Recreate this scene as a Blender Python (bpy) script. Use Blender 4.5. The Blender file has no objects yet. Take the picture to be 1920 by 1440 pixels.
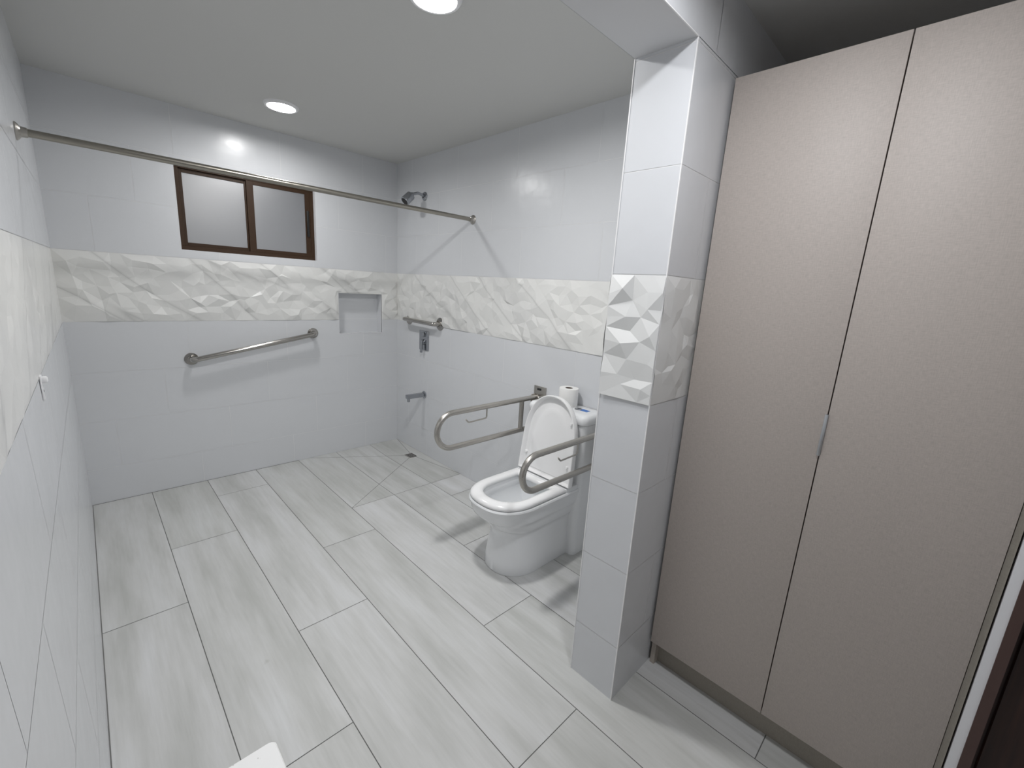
import bpy, bmesh, math, random
from mathutils import Vector, Matrix
from mathutils.geometry import delaunay_2d_cdt

# ------------------------------------------------------------------ camera, world, exposure
S = bpy.context.scene
COL = S.collection
CAM = (-1.9939, -3.4925, 1.4578)
cd = bpy.data.cameras.new('camera')
cam = bpy.data.objects.new('camera', cd)
COL.objects.link(cam)
S.camera = cam
cd.sensor_width = 36.0
cd.lens = 15.2354
cd.clip_start = 0.01
cd.clip_end = 50
cam.matrix_world = (Matrix.Translation(CAM) @ Matrix.Rotation(-0.7844, 4, 'Z')
                    @ Matrix.Rotation(1.3527, 4, 'X') @ Matrix.Rotation(0.0604, 4, 'Z'))
W = bpy.data.worlds.new('night_sky')
S.world = W
W.use_nodes = True
W.node_tree.nodes['Background'].inputs[0].default_value = (0.012, 0.015, 0.025, 1)
W.node_tree.nodes['Background'].inputs[1].default_value = 0.6
S.view_settings.view_transform = 'Standard'
S.view_settings.look = 'None'
S.view_settings.gamma = 1
S.view_settings.use_curve_mapping = False
S.view_settings.exposure = 0.11
S.cycles.use_denoising = True
S.cycles.max_bounces = 10
S.cycles.diffuse_bounces = 6
S.cycles.sample_clamp_indirect = 6
LAMP = dict(A=155.0, B=322.0, C=184.0)

# ------------------------------------------------------------------ main dimensions (metres)
WL = -2.084            # left wall
H = 2.398              # shower ceiling
HF = 2.315             # ceiling of the dressing side
Z0, Z1 = 1.123, 1.520  # relief band
PX, PY0, PY1 = -0.761, -2.683, -2.870   # partition end, far face, near face
ZB = 2.129             # underside of the header
WX = -0.512            # wardrobe door face
YE = -3.690            # wardrobe right end
YF = -4.75             # wall behind the camera
JX0, JW = -1.7998, 0.3051

# ------------------------------------------------------------------ helpers
def finish(o, parent=None, **kw):
    COL.objects.link(o)
    if parent is not None:
        o.parent = parent
    for k, v in kw.items():
        o[k] = v
    return o

def mesh_obj(name, verts, faces, mats, parent=None, smooth=False, fmat=None, **kw):
    me = bpy.data.meshes.new(name)
    me.from_pydata([tuple(v) for v in verts], [], [tuple(f) for f in faces])
    for m in (mats if isinstance(mats, (list, tuple)) else [mats]):
        me.materials.append(m)
    if fmat:
        for p, i in zip(me.polygons, fmat):
            p.material_index = i
    if smooth:
        for p in me.polygons:
            p.use_smooth = True
    me.update()
    return finish(bpy.data.objects.new(name, me), parent, **kw)

def bm_obj(name, bm, mats, parent=None, smooth=False, **kw):
    me = bpy.data.meshes.new(name)
    bmesh.ops.recalc_face_normals(bm, faces=bm.faces)
    bm.to_mesh(me)
    bm.free()
    for m in (mats if isinstance(mats, (list, tuple)) else [mats]):
        me.materials.append(m)
    if smooth:
        for p in me.polygons:
            p.use_smooth = True
        try:
            me.set_sharp_from_angle(angle=math.radians(40))
        except Exception:
            pass
    return finish(bpy.data.objects.new(name, me), parent, **kw)

def empty(name, loc, label, cat, group=None, rz=0.0):
    o = bpy.data.objects.new(name, None)
    o.empty_display_size = 0.05
    COL.objects.link(o)
    o.location = loc
    o.rotation_euler = (0, 0, rz)
    o['label'] = label
    o['category'] = cat
    if group:
        o['group'] = group
    return o

def box_bm(bm, x0, x1, y0, y1, z0, z1, bev=0.0, seg=2):
    r = bmesh.ops.create_cube(bm, size=1.0)
    vs = r['verts']
    for v in vs:
        v.co = Vector(((x0 + x1) / 2 + v.co.x * (x1 - x0), (y0 + y1) / 2 + v.co.y * (y1 - y0), (z0 + z1) / 2 + v.co.z * (z1 - z0)))
    if bev > 0:
        es = list({e for v in vs for e in v.link_edges})
        bmesh.ops.bevel(bm, geom=es, offset=bev, segments=seg, profile=0.5, affect='EDGES')

def box(name, x0, x1, y0, y1, z0, z1, mat, parent=None, bev=0.0, seg=2, **kw):
    bm = bmesh.new()
    box_bm(bm, min(x0, x1), max(x0, x1), min(y0, y1), max(y0, y1), min(z0, z1), max(z0, z1), bev, seg)
    return bm_obj(name, bm, mat, parent, smooth=bev > 0, **kw)

def local(parent, *pts):
    return [Vector(p) - Vector(parent.location) for p in pts]

def fillet(pts, rad, n=8):
    """round the corners of a polyline"""
    pts = [Vector(p) for p in pts]
    if rad <= 0:
        return pts
    out = [pts[0]]
    for i in range(1, len(pts) - 1):
        a, b, c = pts[i - 1], pts[i], pts[i + 1]
        u, v = (a - b), (c - b)
        ang = u.angle(v)
        if ang > math.radians(176):
            out.append(b)
            continue
        r = rad[i - 1] if isinstance(rad, (list, tuple)) else rad
        d = min(r / math.tan(ang / 2), u.length * 0.49, v.length * 0.49)
        rr = d * math.tan(ang / 2)
        u.normalize(); v.normalize()
        cen = b + (u + v).normalized() * (rr / math.sin(ang / 2))
        p0, p1 = b + u * d, b + v * d
        w0, w1 = p0 - cen, p1 - cen
        tot = w0.angle(w1)
        ax = w0.cross(w1).normalized()
        for k in range(n + 1):
            out.append(cen + Matrix.Rotation(tot * k / n, 3, ax) @ w0)
    out.append(pts[-1])
    return out

def sweep_bm(bm, pts, r, n=20, cap=True):
    pts = [Vector(p) for p in pts]
    rings = []
    t = (pts[1] - pts[0]).normalized()
    nrm = t.orthogonal().normalized()
    for i, p in enumerate(pts):
        if i == 0:
            tt = (pts[1] - pts[0]).normalized()
        elif i == len(pts) - 1:
            tt = (pts[-1] - pts[-2]).normalized()
        else:
            tt = ((pts[i + 1] - p).normalized() + (p - pts[i - 1]).normalized()).normalized()
        q = t.rotation_difference(tt)
        nrm = (q @ nrm).normalized()
        t = tt
        b = t.cross(nrm)
        rr = r[i] if isinstance(r, (list, tuple)) else r
        rings.append([bm.verts.new(p + (nrm * math.cos(2 * math.pi * k / n) + b * math.sin(2 * math.pi * k / n)) * rr) for k in range(n)])
    for i in range(len(rings) - 1):
        for k in range(n):
            bm.faces.new((rings[i][k], rings[i][(k + 1) % n], rings[i + 1][(k + 1) % n], rings[i + 1][k]))
    if cap:
        bm.faces.new(rings[0][::-1])
        bm.faces.new(rings[-1])

def tube(name, pts, r, mat, parent=None, n=20, **kw):
    bm = bmesh.new()
    sweep_bm(bm, pts, r, n)
    return bm_obj(name, bm, mat, parent, smooth=True, **kw)

def lathe_bm(bm, prof, origin, axis, n=40):
    """profile of (radius, distance along axis)"""
    origin = Vector(origin); axis = Vector(axis).normalized()
    u = axis.orthogonal().normalized(); v = axis.cross(u)
    rings = []
    for r, h in prof:
        if r < 1e-6:
            rings.append([bm.verts.new(origin + axis * h)])
        else:
            rings.append([bm.verts.new(origin + axis * h + (u * math.cos(2 * math.pi * k / n) + v * math.sin(2 * math.pi * k / n)) * r) for k in range(n)])
    for a, b in zip(rings[:-1], rings[1:]):
        for k in range(n):
            k2 = (k + 1) % n
            if len(a) == 1 and len(b) == 1:
                continue
            if len(a) == 1:
                bm.faces.new((a[0], b[k2], b[k]))
            elif len(b) == 1:
                bm.faces.new((a[k], a[k2], b[0]))
            else:
                bm.faces.new((a[k], a[k2], b[k2], b[k]))

def lathe(name, prof, origin, axis, mat, parent=None, n=40, **kw):
    bm = bmesh.new()
    lathe_bm(bm, prof, origin, axis, n)
    return bm_obj(name, bm, mat, parent, smooth=True, **kw)

def loft_bm(bm, rings, cap0=True, cap1=True):
    R = [[bm.verts.new(p) for p in ring] for ring in rings]
    n = len(R[0])
    for a, b in zip(R[:-1], R[1:]):
        for k in range(n):
            bm.faces.new((a[k], a[(k + 1) % n], b[(k + 1) % n], b[k]))
    if cap0:
        bm.faces.new(R[0][::-1])
    if cap1:
        bm.faces.new(R[-1])

# ------------------------------------------------------------------ materials
def mat(name, base=(0.8, 0.8, 0.8), rough=0.5, metal=0.0, ior=1.5, **kw):
    m = bpy.data.materials.new(name)
    m.use_nodes = True
    b = m.node_tree.nodes['Principled BSDF']
    b.inputs['Base Color'].default_value = (*base, 1)
    b.inputs['Roughness'].default_value = rough
    b.inputs['Metallic'].default_value = metal
    b.inputs['IOR'].default_value = ior
    for k, v in kw.items():
        b.inputs[k].default_value = v
    return m

class N:
    """tiny node-building helper"""
    def __init__(s, m):
        s.t = m.node_tree; s.b = s.t.nodes['Principled BSDF']
    def n(s, typ, **kw):
        o = s.t.nodes.new(typ)
        for k, v in kw.items():
            setattr(o, k, v)
        return o
    def l(s, a, b):
        s.t.links.new(a, b)
    def math(s, op, a, b=None, c=None):
        o = s.n('ShaderNodeMath', operation=op)
        for i, v in enumerate((a, b, c)):
            if v is None:
                continue
            if isinstance(v, (int, float)):
                o.inputs[i].default_value = v
            else:
                s.l(v, o.inputs[i])
        return o.outputs[0]
    def ramp(s, fac, stops):
        o = s.n('ShaderNodeValToRGB')
        e = o.color_ramp.elements
        while len(e) < len(stops):
            e.new(0.5)
        for el, (p, c) in zip(e, stops):
            el.position = p
            el.color = (*c, 1) if len(c) == 3 else c
        s.l(fac, o.inputs[0])
        return o.outputs[0]
    def noise(s, vec, scale, detail=3, rough=0.5, scl=None):
        if scl is not None:
            mp = s.n('ShaderNodeMapping')
            mp.inputs['Scale'].default_value = scl
            s.l(vec, mp.inputs[0])
            vec = mp.outputs[0]
        o = s.n('ShaderNodeTexNoise')
        o.inputs['Scale'].default_value = scale
        o.inputs['Detail'].default_value = detail
        o.inputs['Roughness'].default_value = rough
        s.l(vec, o.inputs['Vector'])
        return o.outputs['Fac']
    def bump(s, h, strength, dist=0.01):
        o = s.n('ShaderNodeBump')
        o.inputs['Strength'].default_value = strength
        o.inputs['Distance'].default_value = dist
        s.l(h, o.inputs['Height'])
        s.l(o.outputs[0], s.b.inputs['Normal'])
    def coord(s, k='Object'):
        return s.n('ShaderNodeTexCoord').outputs[k]
    def mix(s, fac, a, b):
        o = s.n('ShaderNodeMix', data_type='RGBA')
        for i, v in ((0, fac), (6, a), (7, b)):
            if isinstance(v, (int, float)):
                o.inputs[i].default_value = v
            elif isinstance(v, tuple):
                o.inputs[i].default_value = (*v, 1)
            else:
                s.l(v, o.inputs[i])
        return o.outputs[2]

M = {}
# satin pale grey wall tile
m = M['tile'] = mat('pale_grey_wall_tile', (0.665, 0.677, 0.697), 0.25)
q = N(m)
q.bump(q.noise(q.coord(), 9, 2), 0.30, 0.006)
M['grout'] = mat('white_wall_grout', (0.78, 0.78, 0.78), 0.8)
M['edge_trim'] = mat('white_corner_trim', (0.84, 0.84, 0.84), 0.4)
# white marble relief tile
m = M['relief'] = mat('white_marble_relief_tile', (0.74, 0.74, 0.72), 0.28)
q = N(m)
uv = q.coord('UV')
sx = q.n('ShaderNodeSeparateXYZ'); q.l(uv, sx.inputs[0])
ca, sa = math.cos(math.radians(-38)), math.sin(math.radians(-38))
al = q.math('ADD', q.math('MULTIPLY', sx.outputs[0], ca), q.math('MULTIPLY', sx.outputs[1], sa))
ac = q.math('ADD', q.math('MULTIPLY', sx.outputs[0], -sa), q.math('MULTIPLY', sx.outputs[1], ca))
cx = q.n('ShaderNodeCombineXYZ'); q.l(al, cx.inputs[0]); q.l(ac, cx.inputs[1])
wide = q.noise(cx.outputs[0], 1.0, 4, 0.55, (0.30, 2.4, 1))
thin = q.noise(cx.outputs[0], 1.0, 3, 0.45, (0.28, 2.4, 1))
tv = q.math('ABSOLUTE', q.math('SUBTRACT', thin, 0.5))
c1 = q.ramp(wide, [(0.40, (0.78, 0.78, 0.76)), (0.58, (0.74, 0.74, 0.725)), (0.72, (0.62, 0.62, 0.615))])
c2 = q.ramp(tv, [(0.0, (0.76, 0.76, 0.76)), (0.006, (0.92, 0.92, 0.92)), (0.02, (1, 1, 1))])
mx = q.n('ShaderNodeMix', data_type='RGBA', blend_type='MULTIPLY')
mx.inputs[0].default_value = 1.0
q.l(c1, mx.inputs[6]); q.l(c2, mx.inputs[7]); q.l(mx.outputs[2], q.b.inputs['Base Color'])
m = M['relief_plain'] = mat('white_plain_relief_tile', (0.76, 0.765, 0.755), 0.34)
# wood-look porcelain floor
m = M['floor'] = mat('pale_wood_look_floor_tile', (0.58, 0.58, 0.57), 0.42)
q = N(m)
at = q.n('ShaderNodeAttribute', attribute_name='tile_id', attribute_type='GEOMETRY').outputs['Fac']
co = q.coord()
ad = q.n('ShaderNodeVectorMath', operation='ADD')
cb = q.n('ShaderNodeCombineXYZ')
q.l(q.math('MULTIPLY', at, 31.0), cb.inputs[0]); q.l(q.math('MULTIPLY', at, 17.0), cb.inputs[1])
q.l(co, ad.inputs[0]); q.l(cb.outputs[0], ad.inputs[1])
v = ad.outputs[0]
cloud = q.noise(v, 1.0, 4, 0.55, (9.0, 1.5, 1))
grain = q.noise(v, 1.0, 6, 0.65, (60.0, 3.0, 1))
knots = q.noise(v, 1.0, 3, 0.5, (16.0, 9.0, 1))
g1 = q.ramp(cloud, [(0.30, (0.50, 0.505, 0.49)), (0.52, (0.60, 0.602, 0.595)), (0.72, (0.665, 0.67, 0.675))])
g2 = q.ramp(grain, [(0.35, (0.93, 0.93, 0.925)), (0.6, (1, 1, 1))])
mx = q.n('ShaderNodeMix', data_type='RGBA', blend_type='MULTIPLY'); mx.inputs[0].default_value = 1.0
q.l(g1, mx.inputs[6]); q.l(g2, mx.inputs[7])
g3 = q.ramp(knots, [(0.20, (0.80, 0.80, 0.78)), (0.27, (1, 1, 1))])
mx2 = q.n('ShaderNodeMix', data_type='RGBA', blend_type='MULTIPLY'); mx2.inputs[0].default_value = 0.8
q.l(mx.outputs[2], mx2.inputs[6]); q.l(g3, mx2.inputs[7])
tint = q.ramp(at, [(0.0, (0.93, 0.935, 0.92)), (1.0, (1.03, 1.03, 1.035))])
mx3 = q.n('ShaderNodeMix', data_type='RGBA', blend_type='MULTIPLY'); mx3.inputs[0].default_value = 1.0
q.l(mx2.outputs[2], mx3.inputs[6]); q.l(tint, mx3.inputs[7]); q.l(mx3.outputs[2], q.b.inputs['Base Color'])
q.bump(grain, 0.10, 0.002)
M['floor_grout'] = mat('grey_floor_grout', (0.16, 0.16, 0.155), 0.85)
# plaster
m = M['ceiling'] = mat('white_ceiling_paint', (0.60, 0.60, 0.585), 0.9)
q = N(m); q.bump(q.noise(q.coord(), 90, 3), 0.05, 0.002)
M['header_paint'] = mat('white_header_paint', (0.66, 0.665, 0.68), 0.55)
M['frame_paint'] = mat('white_reveal_paint', (0.78, 0.78, 0.80), 0.5)
# wardrobe textile laminate
def laminate(name, base):
    m = mat(name, base, 0.55)
    q = N(m)
    co = q.coord()
    a = q.noise(co, 1.0, 2, 0.5, (500, 500, 60)); b = q.noise(co, 1.0, 2, 0.5, (60, 60, 500))
    w = q.math('MULTIPLY', q.math('ADD', a, b), 0.5)
    c = q.ramp(w, [(0.35, tuple(x * 0.90 for x in base)), (0.65, tuple(min(1, x * 1.08) for x in base))])
    q.l(c, q.b.inputs['Base Color'])
    q.bump(w, 0.12, 0.001)
    return m
M['laminate'] = laminate('taupe_textile_laminate', (0.47, 0.42, 0.385))
M['laminate_side'] = laminate('taupe_laminate_edge', (0.43, 0.385, 0.34))
M['plinth'] = laminate('olive_taupe_plinth', (0.30, 0.275, 0.235))
# metals
m = M['brushed'] = mat('brushed_stainless_steel', (0.46, 0.44, 0.41), 0.32, 1.0)
q = N(m)
q.l(q.ramp(q.noise(q.coord(), 1.0, 3, 0.6, (6, 300, 300)), [(0.3, (0.25,) * 3), (0.7, (0.40,) * 3)]), q.b.inputs['Roughness'])
M['polished'] = mat('polished_stainless_steel', (0.44, 0.425, 0.40), 0.16, 1.0)
M['satin'] = mat('satin_steel_rod', (0.35, 0.33, 0.29), 0.30, 1.0)
M['chrome'] = mat('chrome', (0.40, 0.415, 0.44), 0.12, 1.0)
M['alu'] = mat('aluminium_handle', (0.50, 0.52, 0.54), 0.30, 1.0)
M['dark'] = mat('dark_slot', (0.02, 0.02, 0.02), 0.7)
# window
M['brown_alu'] = mat('brown_anodised_aluminium', (0.040, 0.020, 0.009), 0.42, 0.0)
M['brown_alu'].node_tree.nodes['Principled BSDF'].inputs['Specular IOR Level'].default_value = 0.3
m = M['frosted'] = mat('frosted_glass', (0.11, 0.118, 0.14), 0.42, 0.0)
m.node_tree.nodes['Principled BSDF'].inputs['Transmission Weight'].default_value = 0.25
m.node_tree.nodes['Principled BSDF'].inputs['IOR'].default_value = 1.9
m.node_tree.nodes['Principled BSDF'].inputs['Coat Weight'].default_value = 1.0
m.node_tree.nodes['Principled BSDF'].inputs['Coat Roughness'].default_value = 0.36
m.node_tree.nodes['Principled BSDF'].inputs['Coat IOR'].default_value = 2.6
m.node_tree.nodes['Principled BSDF'].inputs['Specular IOR Level'].default_value = 1.0
q = N(m); q.bump(q.noise(q.coord(), 90, 3), 0.10, 0.002)
M['black_plastic'] = mat('black_plastic', (0.012, 0.012, 0.012), 0.35)
# ceramics
M['ceramic'] = mat('white_glazed_ceramic', (0.80, 0.81, 0.82), 0.10)
M['seat_plastic'] = mat('white_glossy_plastic', (0.86, 0.86, 0.86), 0.16)
M['water'] = mat('toilet_water', (0.62, 0.66, 0.68), 0.03)
m = M['paper'] = mat('toilet_paper', (0.86, 0.855, 0.84), 0.95)
q = N(m); q.bump(q.noise(q.coord(), 160, 3), 0.3, 0.002)
M['cardboard'] = mat('cardboard_core', (0.12, 0.09, 0.07), 0.9)
M['blue'] = mat('blue_label', (0.05, 0.17, 0.50), 0.4)
M['navy'] = mat('dark_label_end', (0.03, 0.03, 0.06), 0.4)
# quartz worktop
m = M['quartz'] = mat('white_speckled_quartz', (0.86, 0.86, 0.85), 0.2)
q = N(m)
vo = q.n('ShaderNodeTexVoronoi'); vo.inputs['Scale'].default_value = 120; q.l(q.coord(), vo.inputs['Vector'])
nn = q.noise(q.coord(), 55, 2)
sp = q.ramp(q.math('ADD', vo.outputs['Distance'], q.math('MULTIPLY', nn, 0.9)), [(0.42, (0.50, 0.50, 0.48)), (0.52, (0.88, 0.88, 0.87))])
q.l(sp, q.b.inputs['Base Color'])
# doorway
m = M['dark_wood'] = mat('dark_red_brown_wood', (0.030, 0.010, 0.007), 0.5)
q = N(m)
gr = q.noise(q.coord(), 1.0, 5, 0.6, (30, 30, 1.5))
q.l(q.ramp(gr, [(0.35, (0.012, 0.004, 0.003)), (0.65, (0.045, 0.016, 0.010))]), q.b.inputs['Base Color'])
M['frame_wood'] = mat('brown_wood_frame', (0.075, 0.042, 0.036), 0.5)
M['white_plastic'] = mat('white_plastic', (0.85, 0.85, 0.86), 0.3)

def emit(name, col, strength):
    m = bpy.data.materials.new(name); m.use_nodes = True
    b = m.node_tree.nodes['Principled BSDF']
    b.inputs['Base Color'].default_value = (0.8, 0.8, 0.8, 1)
    b.inputs['Emission Color'].default_value = (*col, 1)
    b.inputs['Emission Strength'].default_value = strength
    return m

# ------------------------------------------------------------------ tiled walls
GAP = 0.0008   # half joint width
def rect_minus(r, holes):
    out = [r]
    for hx0, hx1, hz0, hz1 in holes:
        nx = []
        for a0, a1, b0, b1 in out:
            if hx1 <= a0 or hx0 >= a1 or hz1 <= b0 or hz0 >= b1:
                nx.append((a0, a1, b0, b1)); continue
            if hx0 > a0: nx.append((a0, hx0, b0, b1))
            if hx1 < a1: nx.append((hx1, a1, b0, b1))
            c0, c1 = max(a0, hx0), min(a1, hx1)
            if hz0 > b0: nx.append((c0, c1, b0, hz0))
            if hz1 < b1: nx.append((c0, c1, hz1, b1))
        out = nx
    return out

def tiled(name, P, nrm, u0, u1, ztop, joints, band=True, holes=(), zbot=-0.03, seed=1, amp=0.0155, parent=None, dd=(0.062, 0.042), GAP=GAP, flat=None, warp=False, rel=None):
    """P(u,z) -> wall point; nrm -> unit normal into the room.
    Tiles stand 1 mm proud of the grout; the relief band is a faceted surface."""
    rnd = random.Random(seed)
    V, F, FM, UV = [], [], [], []
    nrm = Vector(nrm)
    def quad(a0, a1, b0, b1, d, mi):
        i = len(V)
        for (u, z) in ((a0, b0), (a1, b0), (a1, b1), (a0, b1)):
            V.append(Vector(P(u, z)) + nrm * d); UV.append((u, z))
        F.append((i, i + 1, i + 2, i + 3)); FM.append(mi)
    nb_ = 1 if not warp else int((u1 - u0) / 0.15)
    zc_ = [zbot, ztop] if not warp else [zbot, .1, .25, .4, .55, .7, .85, 1.0, Z0, Z1, ztop]
    for i_ in range(nb_):
        for za_, zb_ in zip(zc_[:-1], zc_[1:]):
            for r in rect_minus((u0 + (u1 - u0) * i_ / nb_, u0 + (u1 - u0) * (i_ + 1) / nb_, za_, zb_), holes):
                quad(*r, -0.0014 if warp else -0.0006, 1)
    rows = []
    c = Z0 - 0.9
    zs = [zbot, c, c + 0.3, c + 0.6, Z0]
    rows += list(zip(zs[:-1], zs[1:]))
    zz = Z1 if band else Z0
    k = Z1
    if not band:
        rows.append((Z0, Z1))
    while k < ztop - 0.005:
        rows.append((k, min(k + 0.3, ztop)))
        k += 0.3
    for a, b in rows:
        if a >= ztop: continue
        b = min(b, ztop)
        off = joints.get(round(a, 2), joints.get('d', 0.0) + 0.3 * (int(round((a - c) / 0.3)) % 2))
        t = off - 0.6 * math.ceil((off - u0) / 0.6 + 1e-6)
        while t < u1:
            s0, s1 = max(t, u0), min(t + 0.6, u1)
            if s1 - s0 > 0.004:
                g0 = GAP if s0 > u0 + 1e-6 else 0
                g1 = GAP if s1 < u1 - 1e-6 else 0
                for r in rect_minus((s0 + g0, s1 - g1, a + (GAP if a > zbot else 0), b - (GAP if b < ztop else 0)), holes):
                    quad(*r, 0.0, 0)
            t += 0.6
    if band:
        b0, b1 = Z0 + 0.002, Z1 - 0.002
        pts = [(u0, b0), (u1, b0), (u1, b1), (u0, b1)]
        edges = [(0, 1), (1, 2), (2, 3), (3, 0)]
        hh = [h for h in holes if h[2] < b1 and h[3] > b0 and h[0] < u1 and h[1] > u0]
        for h in hh:
            i = len(pts)
            z0h, z1h = max(h[2], b0), min(h[3], b1)
            pts += [(h[0], z0h), (h[1], z0h), (h[1], z1h), (h[0], z1h)]
            edges += [(i, i + 1), (i + 1, i + 2), (i + 2, i + 3), (i + 3, i)]
        nfix = len(pts)
        du, dz = dd
        nu = max(2, int((u1 - u0) / du)); nz = max(2, int(0.397 / dz + .5))
        for j in range(nz + 1):
            for i in range(nu + 1):
                u = u0 + (u1 - u0) * (i + (0.5 if j % 2 and 0 < i < nu else 0)) / nu
                z = b0 + (b1 - b0) * j / nz
                if 0 < i < nu: u += rnd.uniform(-0.42, 0.42) * du
                if 0 < j < nz: z += rnd.uniform(-0.42, 0.42) * dz
                u = min(max(u, u0), u1)
                if any(h[0] - 0.01 < u < h[1] + 0.01 and h[2] - 0.01 < z < h[3] + 0.01 for h in hh): continue
                pts.append((u, z))
        vo, eo, fo, *_ = delaunay_2d_cdt([Vector(p) for p in pts], edges, [], 1, 1e-6)
        base = len(V)
        for p in vo:
            edge = min(p.x - u0, u1 - p.x) < 1e-4
            zed = min(p.y - b0, b1 - p.y) < 1e-4
            hed = any(h[0] - 1e-4 < p.x < h[1] + 1e-4 and h[2] - 1e-4 < p.y < h[3] + 1e-4 for h in hh)
            d = (rnd.uniform(0, amp * .5) if (edge and dd[0] < .06) else 0.0) if (edge or hed) else (rnd.uniform(0, amp * 0.35) if zed else (rnd.choice((0.0, 1.0)) * 0.45 + rnd.uniform(0, 0.55)) * amp)
            if flat is not None and p.x > flat: d = 0.0
            V.append(Vector(P(p.x, p.y)) + nrm * d); UV.append((p.x, p.y))
        for f in fo:
            cx_ = sum(vo[i].x for i in f) / len(f); cz_ = sum(vo[i].y for i in f) / len(f)
            if any(h[0] < cx_ < h[1] and h[2] < cz_ < h[3] for h in hh): continue
            F.append([base + i for i in f]); FM.append(2)
    # orient faces towards the room
    F2 = []
    for f in F:
        n_ = (V[f[1]] - V[f[0]]).cross(V[f[2]] - V[f[0]])
        F2.append(list(f) if n_.dot(nrm) > 0 else list(f)[::-1])
    kw = {} if parent else {'kind': 'structure'}
    o = mesh_obj(name, V, F2, [M['tile'], M['grout'], rel or M['relief']], parent, fmat=FM, **kw)
    uvl = o.data.uv_layers.new(name='UVMap')
    for lp in o.data.loops:
        uvl.data[lp.index].uv = UV[lp.vertex_index]
    return o

WIN = (-1.508, -0.678, 1.571, 2.085)
NIC = (-0.522, -0.150, 1.013, 1.336)
wall_back = tiled('wall_back', lambda u, z: (u, 0, z), (0, -1, 0), WL, 0.0, H,
      {'d': -0.92, 2.12: -0.903, 1.82: -0.506, 1.52: -0.109, 0.82: -0.92, 0.52: -1.064, 0.22: -1.325, -0.03: -0.911},
      holes=[WIN, NIC], seed=3)
tiled('wall_right', lambda u, z: (0, -u, z), (-1, 0, 0), 0.0, -PY0, H,
      {'d': 0.2, 2.12: 1.43, 1.82: 1.81, 1.52: 1.5, 0.82: 0.80, 0.52: 0.5, 0.22: 0.2}, seed=5)
def wlx(y, z):
    return WL - 0.030 * (-y / 2.3) * min(1.0, z / Z0)
tiled('wall_left', lambda u, z: (wlx(-u, z), -u, z), (1, 0, 0), 0.0, -YF, H, {'d': 0.35}, seed=8, warp=True, amp=0.005)

# relief continues round the end of the partition; header spans the room above it
def partition():
    # near face (towards camera), end face, far face
    parts = []
    for nm, P, n_, a, b, sd, amp, zt, js, fl_ in (
        ('near', lambda u, z: (u, PY1, z), (0, -1, 0), PX, 0.0, 11, 0.009, ZB, {'d': -0.57}, WX - .02),
        ('end', lambda u, z: (PX, -u, z), (-1, 0, 0), -PY0, -PY1, 23, 0.017, ZB, {'d': -PY1}, None),
        ('far', lambda u, z: (u, PY0, z), (0, 1, 0), PX, 0.0, 31, 0.015, ZB, {'d': PX + .3}, None)):
        if nm == 'end':
            js = {round(z_, 2): -PY1 for z_ in (-0.03, 0.223, 0.523, 0.823, 1.52, 1.82, 2.12)}
        parts.append(tiled('wall_partition', P, n_, a, b, zt, js, seed=sd, amp=amp, dd=(0.050, 0.042), GAP=0.0014, flat=fl_, rel=M['relief_plain']))
    base = parts[0]
    bm = bmesh.new()
    for p in parts:
        bm.from_mesh(p.data)
    bm.to_mesh(base.data)
    bm.free()
    for p in parts[1:]:
        me = p.data
        bpy.data.objects.remove(p)
        bpy.data.meshes.remove(me)
    bm = bmesh.new()
    for yy in (PY1, PY0):
        s_ = 1 if yy == PY1 else -1
        for za, zb2 in ((0, Z0), (Z0, Z1), (Z1, ZB)):
            box_bm(bm, PX - .0012, PX + .0022, yy - s_ * .0012, yy + s_ * .0022, za, zb2)
    bm_obj('corner_trim', bm, M['edge_trim'], base)
partition()
# header: tiled beam across the opening
hd_ = mesh_obj('trim_1', [(wlx(-2.7, 2.1), PY1 + .001, ZB), (0, PY1 + .001, ZB), (0, PY0 - .001, ZB), (wlx(-2.7, 2.1), PY0 - .001, ZB),
                (wlx(-2.7, 2.1), PY1 + .001, H + .02), (0, PY1 + .001, H + .02), (0, PY0 - .001, H + .02), (wlx(-2.7, 2.1), PY0 - .001, H + .02)],
               [(0, 3, 2, 1), (0, 1, 5, 4), (2, 3, 7, 6), (4, 5, 6, 7)], M['header_paint'], kind='structure')
def strip_tiles(name, P, nrm, u0, u1, za, zb, off, parent):
    V, F, FM = [], [], []
    nrm = Vector(nrm)
    t = off - 0.6 * math.ceil((off - u0) / 0.6 + 1e-6)
    while t < u1:
        s0, s1 = max(t + .0012, u0), min(t + 0.5988, u1)
        if s1 > s0:
            i = len(V)
            for (u, z) in ((s0, za + .001), (s1, za + .001), (s1, zb), (s0, zb)):
                V.append(Vector(P(u, z)) + nrm * .001)
            f = [i, i + 1, i + 2, i + 3]
            if (V[i + 1] - V[i]).cross(V[i + 2] - V[i]).dot(nrm) < 0: f = f[::-1]
            F.append(f); FM.append(0)
        t += 0.6
    return mesh_obj(name, V, F, [M['tile'], M['grout']], parent, fmat=FM)
strip_tiles('header_tiles', lambda u, z: (u, PY1, z), (0, -1, 0), wlx(-2.8, 2.1), 0, ZB, HF, -0.645, hd_)
strip_tiles('header_tiles', lambda u, z: (u, PY0, z), (0, 1, 0), wlx(-2.7, 2.1), 0, ZB, H, -0.45, hd_)
bm = bmesh.new()
box_bm(bm, WL - .02, PX, PY1 - .0014, PY1 + .0015, ZB - .0012, ZB + .0015)
bm_obj('header_edge_trim', bm, M['edge_trim'], hd_)

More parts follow.
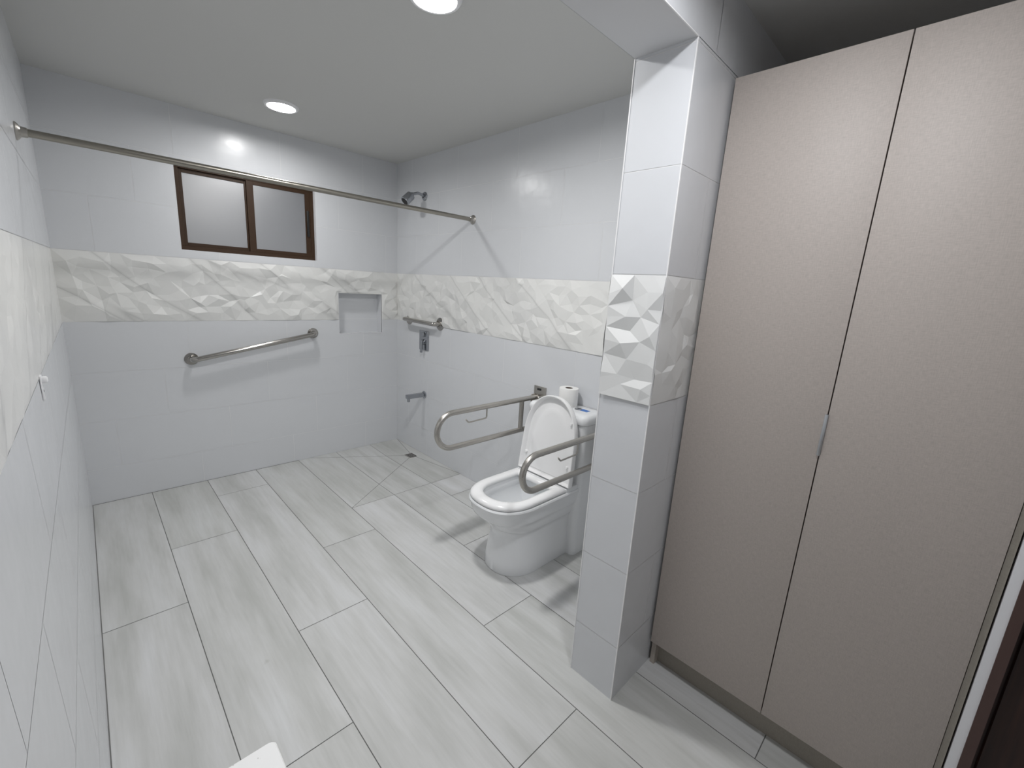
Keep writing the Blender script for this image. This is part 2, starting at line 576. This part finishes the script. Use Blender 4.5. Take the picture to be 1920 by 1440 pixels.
# niche lining and window reveal, as parts of the back wall
def reveal(name, r, depth, m, back=True):
    x0, x1, z0, z1 = r
    V = [(x0, 0, z0), (x1, 0, z0), (x1, 0, z1), (x0, 0, z1), (x0, depth, z0), (x1, depth, z0), (x1, depth, z1), (x0, depth, z1)]
    F = [(0, 4, 5, 1), (1, 5, 6, 2), (2, 6, 7, 3), (3, 7, 4, 0)]
    if back:
        F.append((4, 7, 6, 5))
    return mesh_obj(name, V, F, m, wall_back)
reveal('niche', NIC, 0.085, M['tile'])
reveal('window_reveal', WIN, 0.10, M['frame_paint'], back=False)
bmn = bmesh.new()
x0, x1, z0, z1 = NIC
for a in ((x0 - .001, x1 + .001, z0 - .004, z0), (x1, x1 + .004, z0, z1), (x0 - .003, x0, z0, z1)):
    box_bm(bmn, a[0], a[1], -0.001, 0.006, a[2], a[3])
bm_obj('niche_edge', bmn, M['frame_paint'], wall_back)
bmn = bmesh.new()
box_bm(bmn, x0 + .0005, x1 - .0005, 0.0845, 0.0855, Z0 - .001, Z0 + .001)
bm_obj('niche_joint', bmn, M['grout'], wall_back)

# remaining structure of the dressing side
mesh_obj('wall_recess', [(0, PY1, -.03), (0, YE - 0.003, -.03), (0, YE - 0.003, HF), (0, PY1, HF)], [(0, 1, 2, 3)], M['frame_paint'], kind='structure')
YD0, YD1 = -3.711, -4.60      # doorway opening
bm = bmesh.new()
box_bm(bm, WX, 0.0, YD0, YE - 0.002, -.03, HF)
box_bm(bm, WX, -0.38, YD1, YD0, 2.12, HF)
box_bm(bm, WX, -0.38, YF, YD1, -.03, HF)
bm_obj('wall_doorway', bm, M['frame_paint'], kind='structure')
mesh_obj('wall_front', [(WL - .03, YF, -.03), (WX + .13, YF, -.03), (WX + .13, YF, HF), (WL - .03, YF, HF)], [(0, 1, 2, 3)], M['tile'], kind='structure')
bm = bmesh.new()
box_bm(bm, WL - .05, 0.05, PY0, 0.12, H, H + .06)
box_bm(bm, WL - .05, 0.05, YF, PY1, HF, HF + .06)
bm_obj('ceiling', bm, M['ceiling'], kind='structure')

# ------------------------------------------------------------------ floor
def clip(poly, a, b, c):
    """keep a*x+b*y<=c"""
    out = []
    for i, p in enumerate(poly):
        q_ = poly[(i + 1) % len(poly)]
        dp, dq = a * p[0] + b * p[1] - c, a * q_[0] + b * q_[1] - c
        if dp <= 0: out.append(p)
        if dp * dq < 0:
            t = dp / (dp - dq)
            out.append((p[0] + (q_[0] - p[0]) * t, p[1] + (q_[1] - p[1]) * t))
    return out
def area(p):
    return sum(p[i][0] * p[(i + 1) % len(p)][1] - p[(i + 1) % len(p)][0] * p[i][1] for i in range(len(p))) / 2
def inset(poly, g):
    if area(poly) < 0: poly = poly[::-1]
    src, out = poly, poly
    for i, p in enumerate(src):
        q_ = src[(i + 1) % len(src)]
        dx, dy = q_[0] - p[0], q_[1] - p[1]
        L = math.hypot(dx, dy)
        if L < 1e-7: continue
        nx, ny = dy / L, -dx / L       # outward
        out = clip(out, nx, ny, nx * p[0] + ny * p[1] - g)
        if len(out) < 3: return []
    return out
LT = 1.5117
cols = {-1: (-1.3324,), 0: (-0.8222,), 1: (-0.3044,), 2: (-1.2958,), 3: (-0.978, -2.296), 4: (-0.978, -1.763, -3.305), 5: (-0.978, -1.23, -2.74)}
DX, DY, DD = -0.090, -0.412, 0.010       # drain centre and fall
PAN = (JX0 + 3 * JW, 0.0, -0.978, 0.0)
pc = [(PAN[0], PAN[2]), (PAN[1], PAN[2]), (PAN[1], PAN[3]), (PAN[0] + .10, PAN[3]), (PAN[0], PAN[3])]
secs = []
corners = [(PAN[0], PAN[2]), (0.0, PAN[2]), (0.0, 0.0), (-0.80, 0.0), (PAN[0], 0.0)]
sect = [[(DX, DY), corners[0], corners[1]], [(DX, DY), corners[1], corners[2]], [(DX, DY), corners[2], corners[3]], [(DX, DY), corners[3], corners[4], corners[0]]]
def zfloor(x, y):
    if not (PAN[0] - 1e-6 <= x and y >= PAN[2] - 1e-6): return 0.0
    # distance ratio from the drain to the pan edge along the ray
    dx, dy = x - DX, y - DY
    t = 1e9
    if dx > 1e-9: t = min(t, (PAN[1] - DX) / dx)
    if dx < -1e-9: t = min(t, (PAN[0] - DX) / dx)
    if dy > 1e-9: t = min(t, (PAN[3] - DY) / dy)
    if dy < -1e-9: t = min(t, (PAN[2] - DY) / dy)
    return -DD * max(0.0, 1 - 1 / t) if t < 1e8 else -DD
V, F, FM, ID = [], [], [], []
rnd = random.Random(12)
ends = [-4.9]
for c in range(-1, 6):
    a, b = JX0 + c * JW, JX0 + (c + 1) * JW
    a, b = max(a, WL), min(b, 0.0)
    js = sorted(cols[c], reverse=True)
    while js[-1] - LT > YF: js.append(js[-1] - LT)
    ys = [0.0] + js + [YF]
    for y1, y0 in zip(ys[:-1], ys[1:]):
        tid = rnd.random()
        poly = [(a, y0), (b, y0), (b, y1), (a, y1)]
        if y0 >= -0.98 and a >= PAN[0] - 1e-3:
            pieces = []
            for s in sect:
                pp = poly
                if area(s) < 0: s = s[::-1]
                for i in range(len(s)):
                    p_, q_ = s[i], s[(i + 1) % len(s)]
                    dx, dy = q_[0] - p_[0], q_[1] - p_[1]
                    pp = clip(pp, dy, -dx, dy * p_[0] - dx * p_[1])
                    if len(pp) < 3: break
                if len(pp) >= 3 and abs(area(pp)) > 1e-5: pieces.append(pp)
        else:
            pieces = [poly]
        for pp in pieces:
            pp = inset(pp, 0.0015)
            if len(pp) < 3: continue
            i = len(V)
            V += [(x, y, zfloor(x, y)) for x, y in pp]
            F.append(list(range(i, i + len(pp)))); FM.append(0); ID.append(tid)
i = len(V)
V += [(WL, YF, -0.0015), (0, YF, -0.0015), (0, PAN[2], -0.0015), (WL, PAN[2], -0.0015)]; F.append([i, i + 1, i + 2, i + 3]); FM.append(1); ID.append(0)
i = len(V)
V += [(WL, PAN[2], -0.0015), (PAN[0], PAN[2], -0.0015), (PAN[0], 0, -0.0015), (WL, 0, -0.0015)]; F.append([i, i + 1, i + 2, i + 3]); FM.append(1); ID.append(0)
for s in sect:
    i = len(V)
    V += [(x, y, (-DD if (x, y) == (DX, DY) else 0) - 0.0015) for x, y in s]; F.append(list(range(i, i + len(s)))); FM.append(1); ID.append(0)
F = [f if (Vector(V[f[1]]) - Vector(V[f[0]])).cross(Vector(V[f[2]]) - Vector(V[f[1]])).z > 0 else f[::-1] for f in F]
fl = mesh_obj('floor', V, F, [M['floor'], M['floor_grout']], fmat=FM, kind='structure')
att = fl.data.attributes.new('tile_id', 'FLOAT', 'FACE')
for k_, v_ in enumerate(ID):
    att.data[k_].value = v_
# sealant line along the foot of the walls
bm = bmesh.new()
box_bm(bm, WL - .004, WL + 0.003, YF, 0, -0.002, 0.0012)
box_bm(bm, WL, PAN[0], -0.003, 0, -0.002, 0.0012)
bm_obj('baseboard_left', bm, M['floor_grout'], kind='structure')

# floor drain
dz = -DD + 0.0015
d = empty('floor_drain', (DX, DY, dz), 'square dark steel floor drain in the shower corner', 'drain')
box('drain_frame', -.048, .048, -.048, .048, -.004, .0012, M['brushed'], d, bev=0.001, seg=1)
bm = bmesh.new()
for a in range(5):
    for b in range(5):
        lathe_bm(bm, [(0, .0016), (.0055, .0016), (.0055, .0010)], (-.032 + a * .016, -.032 + b * .016, 0), (0, 0, 1), 10)
bm_obj('drain_hole', bm, M['dark'], d, kind='stuff')

# ------------------------------------------------------------------ window
w = empty('window_1', (0, 0, 0), 'small brown-framed sliding window with two frosted panes', 'window')
w['kind'] = 'structure'
x0, x1, z0, z1 = WIN
yf = 0.036
bm = bmesh.new()
fw = 0.026
for a in ((x0, x1, z1 - fw, z1), (x0, x1, z0, z0 + fw), (x0, x0 + fw, z0 + fw, z1 - fw), (x1 - fw, x1, z0 + fw, z1 - fw)):
    box_bm(bm, a[0], a[1], yf, yf + .055, a[2], a[3], 0.0015, 1)
bm_obj('window_frame', bm, M['brown_alu'], w)
def sash(xa, xb, ya, yb, sl, sr, hz=0.022):
    bm = bmesh.new()
    za, zb = z0 + fw, z1 - fw
    for a in ((xa, xa + sl, za, zb), (xb - sr, xb, za, zb), (xa + sl, xb - sr, zb - hz, zb), (xa + sl, xb - sr, za, za + hz)):
        box_bm(bm, a[0], a[1], ya, yb, a[2], a[3], 0.001, 1)
    o = bm_obj('sash', bm, M['brown_alu'], w)
    box('pane', xa + sl - .004, xb - sr + .004, (ya + yb) / 2 - .002, (ya + yb) / 2 + .002, za + hz - .004, zb - hz + .004, M['frosted'], o)
    return o
sash(x0 + fw, -1.085, yf + .016, yf + .032, .018, .040)
s2 = sash(-1.115, x1 - fw, yf + .002, yf + .015, .042, .034)
box('latch', x1 - fw - .026, x1 - fw - .010, yf - .010, yf + .005, 1.74, 1.925, M['black_plastic'], s2, bev=.004)
# night outside the window: the neighbouring wall
box('wall_outside', -3.4, 1.2, 1.9, 2.0, -0.03, 3.2, M['header_paint'], kind='structure')

# ------------------------------------------------------------------ lamps
def downlight(xy, z, key, label, col=(0.995, 0.99, 0.985)):
    t = empty('ceiling_light', (xy[0], xy[1], z), label, 'ceiling light', 'round flush ceiling lights')
    lathe('trim_ring', [(.0735, -.0015), (.0735, -.0125), (.077, -.014), (.086, -.012), (.092, -.004), (.093, 0)], (0, 0, 0), (0, 0, 1), M['white_plastic'], t, 48)
    lathe('diffuser', [(0, -.0035), (.060, -.0035), (.0733, -.0030), (.0735, -.002)], (0, 0, 0), (0, 0, 1),
          emit('lamp_diffuser_' + key, col, LAMP[key]), t, 48)
    return t
downlight((-1.053, -0.545), H, 'A', 'round lit ceiling light nearest the window')
downlight((-1.035, -2.055), H, 'B', 'round lit ceiling light at the top edge, farther from the window')
downlight((-1.20, -3.22), HF, 'C', 'round lit ceiling light over the wardrobe side, beyond the header', (0.96, 0.97, 1.0))

# ------------------------------------------------------------------ shower curtain rod
YR, ZR = -1.018, 1.899
t = empty('curtain_rod', (0, 0, 0), 'long straight satin steel shower curtain rod spanning wall to wall', 'curtain rod')
tube('rod', [(WL - .010, YR, ZR), (-.004, YR, ZR)], .0135, M['satin'], t, 24)
for xx, s in ((wlx(YR, ZR), 1), (0, -1)):
    lathe('flange', [(.031, 0), (.031, .003), (.026, .008), (.018, .014), (.0165, .030), (.0137, .031)], (xx, YR, ZR), (s, 0, 0), M['brushed'], t)

# ------------------------------------------------------------------ grab bars
def grab_bar(label, a, b, n_, off=.062, r=.0155, fr=.040):
    a, b, n_ = Vector(a), Vector(b), Vector(n_)
    t = empty('grab_bar', a, label, 'grab bar')
    d_ = b - a
    z3 = Vector((0, 0, 0))
    pts = fillet([z3, n_ * off, d_ + n_ * off, d_], .036, 10)
    tube('bar', pts, r, M['polished'], t, 24)
    for p in (z3, d_):
        lathe('flange', [(fr, 0), (fr, .0035), (fr - .0015, .0050), (r + .002, .0055), (r + .001, .0065), (r, .0070)], p, n_, M['polished'], t)
    return t
grab_bar('long slanted steel grab bar under the window', (-1.516, 0, .874), (-.732, 0, 1.022), (0, -1, 0), r=.0175)
grab_bar('short horizontal steel grab bar above the shower valve', (0, -.208, 1.150), (0, -.660, 1.146), (-1, 0, 0), off=.062, r=.0165, fr=.050)

# ------------------------------------------------------------------ fold-down rails at the toilet
def support_rail(label, y, zt, zb_, xe, r=.0150, hook_x=-.45):
    t = empty('support_rail', (0, y, 0), label, 'support rail', 'folding toilet support rails')
    rad = (zt - zb_) / 2
    arc = [(xe + rad - math.sin(math.pi * k / 20) * rad, 0, (zt + zb_) / 2 + math.cos(math.pi * k / 20) * rad) for k in range(21)]
    pts = [(-.030, 0, zt)] + arc + [(-.030, 0, zb_)]
    tube('rail', pts, r, M['brushed'], t, 24)
    tube('crossbar', [(-.162, 0, zb_ + .004), (-.162, 0, zt - .004)], .0140, M['brushed'], t)
    bm = bmesh.new()
    box_bm(bm, -.006, 0.0, -.050, .050, zb_ - .09, zt + .062, .0025, 2)
    box_bm(bm, -.050, -.004, -.034, -.029, zb_ - .04, zt + .012, .002, 1)
    box_bm(bm, -.050, -.004, .029, .034, zb_ - .04, zt + .012, .002, 1)
    box_bm(bm, -.045, -.015, -.030, .030, zt - .012, zt + .006, .002, 1)
    box_bm(bm, -.045, -.015, -.030, .030, zb_ - .006, zb_ + .012, .002, 1)
    mp = bm_obj('mounting_plate', bm, M['brushed'], t, smooth=True)
    box('slot', -.0068, -.0055, -.012, .022, zt + .036, zt + .050, M['dark'], mp)
    hk = fillet([(hook_x, 0, zt - .008), (hook_x, 0, zt - .068), (hook_x - .128, 0, zt - .072), (hook_x - .148, 0, zt - .052)], .012, 5)
    tube('paper_holder', hk, .0042, M['brushed'], t, 12)
    return t
support_rail('folding steel support rail on the shower side of the toilet', -1.750, .806, .615, -.772, hook_x=-.44)
support_rail('folding steel support rail between the toilet and the partition', -2.310, .748, .580, -.716, hook_x=-.333)

# ------------------------------------------------------------------ toilet
TY = -2.030
t = empty('toilet', (0, TY, 0), 'white one-piece toilet with raised seat cover between two steel rails', 'toilet')
NP = 56
def dring(xf, xb, hw, z, ex=2.35, xm=None, cyy=0.0, rb=0.0):
    """D outline: straight sides from xb to xm, then a superelliptic nose to xf"""
    if xm is None:
        xm = xf + hw * 1.15
    out = []
    nf = 32
    for k in range(nf + 1):
        a = -math.pi / 2 + math.pi * k / nf
        c_, s_ = math.cos(a), math.sin(a)
        x = xm - (xm - xf) * abs(c_) ** (2 / ex)
        y = cyy + hw * math.copysign(abs(s_) ** (2 / ex), s_)
        out.append((x, y, z))
    ns = 8
    for k in range(1, ns + 1):
        out.append((xm + (xb - rb - xm) * k / ns, cyy + hw, z))
    nb = NP - (nf + 1) - 2 * ns
    for k in range(1, nb + 1):
        f = k / (nb + 1)
        y = cyy + hw - 2 * hw * f
        e = abs(2 * f - 1)
        out.append((xb - rb * max(0, (e - .7) / .3) ** 2, y, z))
    for k in range(ns, 0, -1):
        out.append((xm + (xb - rb - xm) * k / ns, cyy - hw, z))
    return out
XB = -.16
prof = [  # xf, hw, z, ex
    (-.600, .150, 0.000, 2.2), (-.604, .152, .006, 2.2), (-.598, .149, .060, 2.2), (-.585, .144, .130, 2.2), (-.576, .142, .190, 2.2),
    (-.578, .143, .228, 2.2), (-.588, .147, .243, 2.2), (-.608, .154, .252, 2.25), (-.625, .160, .268, 2.25), (-.645, .166, .295, 2.3),
    (-.662, .171, .312, 2.3), (-.676, .176, .320, 2.35), (-.688, .181, .332, 2.35), (-.698, .186, .355, 2.35), (-.703, .188, .385, 2.35),
    (-.710, .192, .393, 2.4), (-.712, .194, .402, 2.4), (-.708, .190, .409, 2.4), (-.698, .180, .411, 2.4)]
rings = [dring(xf, XB, hw, z, ex) for xf, hw, z, ex in prof]
inner = [(-.646, .136, .410, -.27), (-.640, .132, .402, -.275), (-.630, .124, .380, -.28), (-.632, .128, .365, -.275), (-.615, .118, .320, -.285), (-.57, .095, .26, -.30), (-.50, .062, .215, -.33)]
rings += [dring(a, xb, hw, z, 2.2) for a, hw, z, xb in inner]
bm = bmesh.new()
loft_bm(bm, rings)
bm_obj('bowl', bm, M['ceramic'], t, smooth=True)
bm = bmesh.new()
loft_bm(bm, [dring(-.548, -.315, .086, .245, 2.2), dring(-.548, -.315, .086, .2455, 2.2)])
bm_obj('water', bm, M['water'], t)
# rear column that carries the cistern
def rrect(x0, x1, hw, z, r=.02, n=6):
    pts = []
    for cx_, cy_, a0 in ((x1 - r * .3, hw - r * .3, 0), (x0 + r, hw - r, 90), (x0 + r, -hw + r, 180), (x1 - r * .3, -hw + r * .3, 270)):
        rr = r * .3 if cx_ > (x0 + x1) / 2 else r
        for k in range(n + 1):
            a = math.radians(a0 + 90 * k / n)
            pts.append((cx_ + rr * math.cos(a), cy_ + rr * math.sin(a), z))
    return pts
bm = bmesh.new()
loft_bm(bm, [rrect(-.172, -.004, .196, 0, .03), rrect(-.172, -.004, .196, .30, .03), rrect(-.170, -.004, .197, .42, .03), rrect(-.172, -.004, .199, .60, .028), rrect(-.176, -.004, .201, .765, .026)])
bm_obj('cistern', bm, M['ceramic'], t, smooth=True)
# platform behind the seat
bm = bmesh.new()
loft_bm(bm, [rrect(-.268, -.165, .188, .395, .012), rrect(-.2675, -.165, .186, .428, .012), rrect(-.264, -.165, .182, .432, .012)])
bm_obj('hinge_platform', bm, M['ceramic'], t, smooth=True)
bm = bmesh.new()
loft_bm(bm, [rrect(-.183, -.003, .206, .769, .03), rrect(-.186, -.002, .208, .774, .03), rrect(-.188, -.002, .210, .798, .032), rrect(-.184, -.003, .206, .812, .03), rrect(-.174, -.006, .198, .820, .026), rrect(-.150, -.02, .175, .8225, .02)])
bm_obj('cistern_lid', bm, M['ceramic'], t, smooth=True)
bm = bmesh.new()
lathe_bm(bm, [(0, .0005), (.0, .004), (.019, .0045), (.021, .003), (.021, .0005)], (-.088, -.085, .8225), (0, 0, 1), 32)
bm_obj('flush_button', bm, M['chrome'], t, smooth=True)
box('label_sticker', -.098, -.062, -.148, -.092, .8222, .8232, M['blue'], t)
# seat ring
def seat_rings(z0_, top, inn):
    R = []
    o_ = lambda g, z: dring(-.706 + g, -.268 - g, .183 - g, z, 2.45)
    i_ = lambda g, z: dring(-.640 - g, -.318 + g, .126 + g, z, 2.3)
    R = [i_(0, z0_ + .004), i_(.002, z0_), o_(.003, z0_), o_(0, z0_ + .004), o_(0, z0_ + .012), o_(.006, z0_ + .020), o_(.020, top), i_(.024, top), i_(.008, top - .004), i_(.001, top - .012)]
    return R
bm = bmesh.new()
R_ = seat_rings(.4135, .440, 0)
loft_bm(bm, R_ + [R_[0]], False, False)
bmesh.ops.remove_doubles(bm, verts=bm.verts, dist=1e-6)
bm_obj('seat', bm, M['seat_plastic'], t, smooth=True)
for s in (-1, 1):
    bm = bmesh.new()
    sweep_bm(bm, [(-.228, s * .060, .428), (-.228, s * .112, .428)], .011, 16)
    box_bm(bm, -.240, -.205, s * .086 - .02, s * .086 + .02, .410, .425, .003, 2)
    bm_obj('hinge', bm, M['seat_plastic'], t, smooth=True)
# raised cover: D plate with a lip, leaning on the cistern
def cover_pt(h, y, d_):
    # h: height up the cover, d_: distance towards the bowl
    lean = math.atan2(.050, .455)
    up = Vector((math.sin(lean), 0, math.cos(lean)))
    nr = Vector((-math.cos(lean), 0, math.sin(lean)))
    return Vector((-.236, 0, .436)) + up * h + Vector((0, y, 0)) + nr * d_
def cring(top, bot, hw, d_, ex=2.25):
    out = dring(top, bot, hw, 0, ex, xm=top + .245)
    return [cover_pt(-p[0], p[1] * (1 - .085 * min(1, -p[0] / .46)) - .008, d_) for p in out]
HT = .462
bm = bmesh.new()
R_ = [cring(-HT + .010, -.012, .178, -.012), cring(-HT + .002, -.004, .187, -.006), cring(-HT, -.002, .190, .002), cring(-HT, -.002, .190, .026),
      cring(-HT + .002, -.003, .188, .0295), cring(-HT + .006, -.006, .184, .0295), cring(-HT + .009, -.008, .181, .026), cring(-HT + .018, -.012, .172, .004),
      cring(-HT + .062, -.020, .138, .002), cring(-HT + .072, -.024, .130, .006), cring(-HT + .10, -.04, .10, .007)]
loft_bm(bm, R_)
cv = bm_obj('seat_cover', bm, M['seat_plastic'], t, smooth=True)
for yy, hh in ((-.135, .335), (.140, .352), (-.150, .10), (.150, .10)):
    p = cover_pt(hh, yy, .004)
    lathe('bumper', [(0, .012), (.006, .012), (.007, .009), (.007, -.002)], p, cover_pt(hh, yy, 1) - cover_pt(hh, yy, 0), M['seat_plastic'], cv, 16)

# toilet roll
RX, RY = -.072, TY + .004
t = empty('toilet_roll', (RX, RY, .8228), 'white toilet paper roll standing on the cistern lid', 'toilet roll')
lathe('paper', [(.021, 0), (.053, 0), (.0545, .003), (.0545, .099), (.053, .102), (.022, .102), (.021, .100), (.021, 0)], (0, 0, 0), (0, 0, 1), M['paper'], t)
lathe('core', [(.0208, .001), (.0208, .101), (.0195, .101), (.0195, .001)], (0, 0, 0), (0, 0, 1), M['cardboard'], t)

# ------------------------------------------------------------------ shower fittings
t = empty('shower_outlet', (0, -.418, 2.108), 'chrome cylindrical shower head on a short bent arm', 'shower head')
lathe('flange', [(.029, 0), (.029, .003), (.024, .010), (.011, .012)], (0, 0, 0), (-1, 0, 0), M['chrome'], t)
arm = fillet([(0, 0, 0), (-.055, 0, .012), (-.108, 0, -.006)], .03, 8)
tube('shower_arm', arm, .0095, M['chrome'], t, 16)
hd = Vector((-.72, 0, -.69)).normalized()
p0 = Vector((-.096, 0, .000))
lathe('spray_head', [(0, 0), (.012, 0), (.014, .012), (.026, .016), (.030, .022), (.031, .080), (.029, .084), (.024, .084)], p0, hd, M['chrome'], t)
lathe('spray_face', [(.0245, .0835), (.0235, .0848), (0, .0848)], p0, hd, M['dark'], t)
t.scale = (1.14, 1.14, 1.14)

t = empty('shower_valve', (0, -.439, .990), 'chrome square shower valve plate with lever under the short grab bar', 'shower valve')
box('plate', -.006, 0, -.068, .068, -.080, .080, M['chrome'], t, bev=.002)
lathe('diverter_knob', [(.021, 0), (.021, .014), (.019, .016), (0, .016)], (-.005, 0, .052), (-1, 0, 0), M['chrome'], t)
lathe('handle_body', [(.024, 0), (.024, .018), (.022, .020), (0, .020)], (-.005, 0, -.012), (-1, 0, 0), M['chrome'], t)
box('lever', -.036, -.022, -.012, .012, -.098, .006, M['chrome'], t, bev=.003)

t = empty('tub_spout', (0, -.452, .531), 'chrome horizontal bath spout low on the shower wall', 'spout')
lathe('flange', [(.030, 0), (.030, .005), (.026, .008), (0, .008)], (0, 0, 0), (-1, 0, 0), M['chrome'], t)
box('spout_body', -.172, -.004, -.019, .019, -.016, .018, M['chrome'], t, bev=.005)
lathe('outlet', [(0, .030), (.012, .030), (.0125, .010), (.0125, 0)], (-.152, 0, -.012), (0, 0, -1), M['chrome'], t)

# ------------------------------------------------------------------ small clip on the left wall
t = empty('wall_hook', (wlx(-1.69, 1.10) + .001, -1.69, 1.10), 'small white plastic wall hook low on the left wall tiles', 'hook')
box('hook_plate', 0, .004, -.014, .014, -.038, .034, M['white_plastic'], t, bev=.0015)
box('hook_tip', .003, .016, -.009, .009, .012, .030, M['white_plastic'], t, bev=.004)
lathe('screw_hole', [(0, .0005), (.0035, .0005), (.0035, 0)], (.004, 0, -.012), (1, 0, 0), M['dark'], t, 12)

# ------------------------------------------------------------------ quartz shelf below the camera
t = empty('vanity_shelf', (WL - .030, -2.962, .850), 'white speckled quartz vanity top corner at the bottom edge', 'vanity top')
bm = bmesh.new()
sx_ = .241
pts = [(0, 0), (0, -.95), (sx_, -.95)] + [(sx_ - .008 + .008 * math.cos(a), -.008 + .008 * math.sin(a)) for a in (math.radians(15 * k) for k in range(7))]
loft_bm(bm, [[(x, y, -.030) for x, y in pts], [(x, y, -.002) for x, y in pts], [(max(0, x - (.0015 if x > .01 else 0)), y - (.0015 if y > -.5 else 0), 0) for x, y in pts]])
bm_obj('countertop', bm, M['quartz'], t)
box('support_panel', 0, .175, -.93, -.045, -.85, -.030, M['laminate'], t)

# ------------------------------------------------------------------ wardrobe
t = empty('wardrobe', (WX, (PY1 + YE) / 2, 0), 'tall taupe two-door built-in wardrobe beside the tiled partition', 'wardrobe')
def wb(name, x0, x1, y0, y1, z0, z1, m, par=None, bev=0.0):
    return box(name, x0 - WX, x1 - WX, y0 - t.location.y, y1 - t.location.y, z0, z1, m, par or t, bev)
y_l, y_r, y_m = PY1 - .0095, -3.682, -3.2835
HT_ = 2.112
bm = bmesh.new()
for a in ((y_l - .018, y_l, 0), (y_r, y_r + .018, 0)):
    box_bm(bm, .021, .505, a[0] - t.location.y, a[1] - t.location.y, 0, HT_ - .002)
box_bm(bm, .021, .505, y_r + .018 - t.location.y, y_l - .018 - t.location.y, HT_ - .020, HT_ - .002)
box_bm(bm, .021, .505, y_r + .018 - t.location.y, y_l - .018 - t.location.y, .100, .118)
box_bm(bm, .495, .505, y_r + .018 - t.location.y, y_l - .018 - t.location.y, .118, HT_ - .020)
bm_obj('carcass', bm, M['laminate_side'], t)
wb('plinth', WX + .050, WX + .066, y_r + .018, y_l - .018, 0, .100, M['plinth'])
dl = wb('door', WX, WX + .018, y_m + .0015, y_l - .001, .112, HT_, M['laminate'], None, .0008)
dr = wb('door', WX, WX + .018, y_r + .008, y_m - .0015, .112, HT_, M['laminate'], None, .0008)
hb = wb('door_handle', WX - .007, WX + .002, y_m - .003, y_m + .006, 1.036, 1.160, M['alu'], dl, .0015)
wb('filler_strip', WX + .004, WX + .022, y_r - .006, y_r + .0065, 0, HT_, M['plinth'])

# ------------------------------------------------------------------ doorway at the right edge
d_ = empty('door_1', (0, 0, 0), 'dark red-brown wooden door in a brown frame', 'door')
d_['kind'] = 'structure'
bm = bmesh.new()
box_bm(bm, WX - .004, -.40, YD0 - .020, YD0, 0, 2.12)
box_bm(bm, WX - .004, -.40, YD1, YD1 + .020, 0, 2.12)
box_bm(bm, WX - .004, -.40, YD1 + .020, YD0 - .020, 2.10, 2.12)
bm_obj('door_frame', bm, M['frame_wood'], d_)
bm = bmesh.new()
ya, yb = YD1 + .023, YD0 - .023
box_bm(bm, -.455, -.420, ya, yb, .006, 2.097)
for k in range(5):
    a = yb - .012 - k * (yb - ya) / 5
    box_bm(bm, -.462, -.455, a - .135, a, .10, 2.0, .003, 1)
bm_obj('door_leaf', bm, M['dark_wood'], d_)
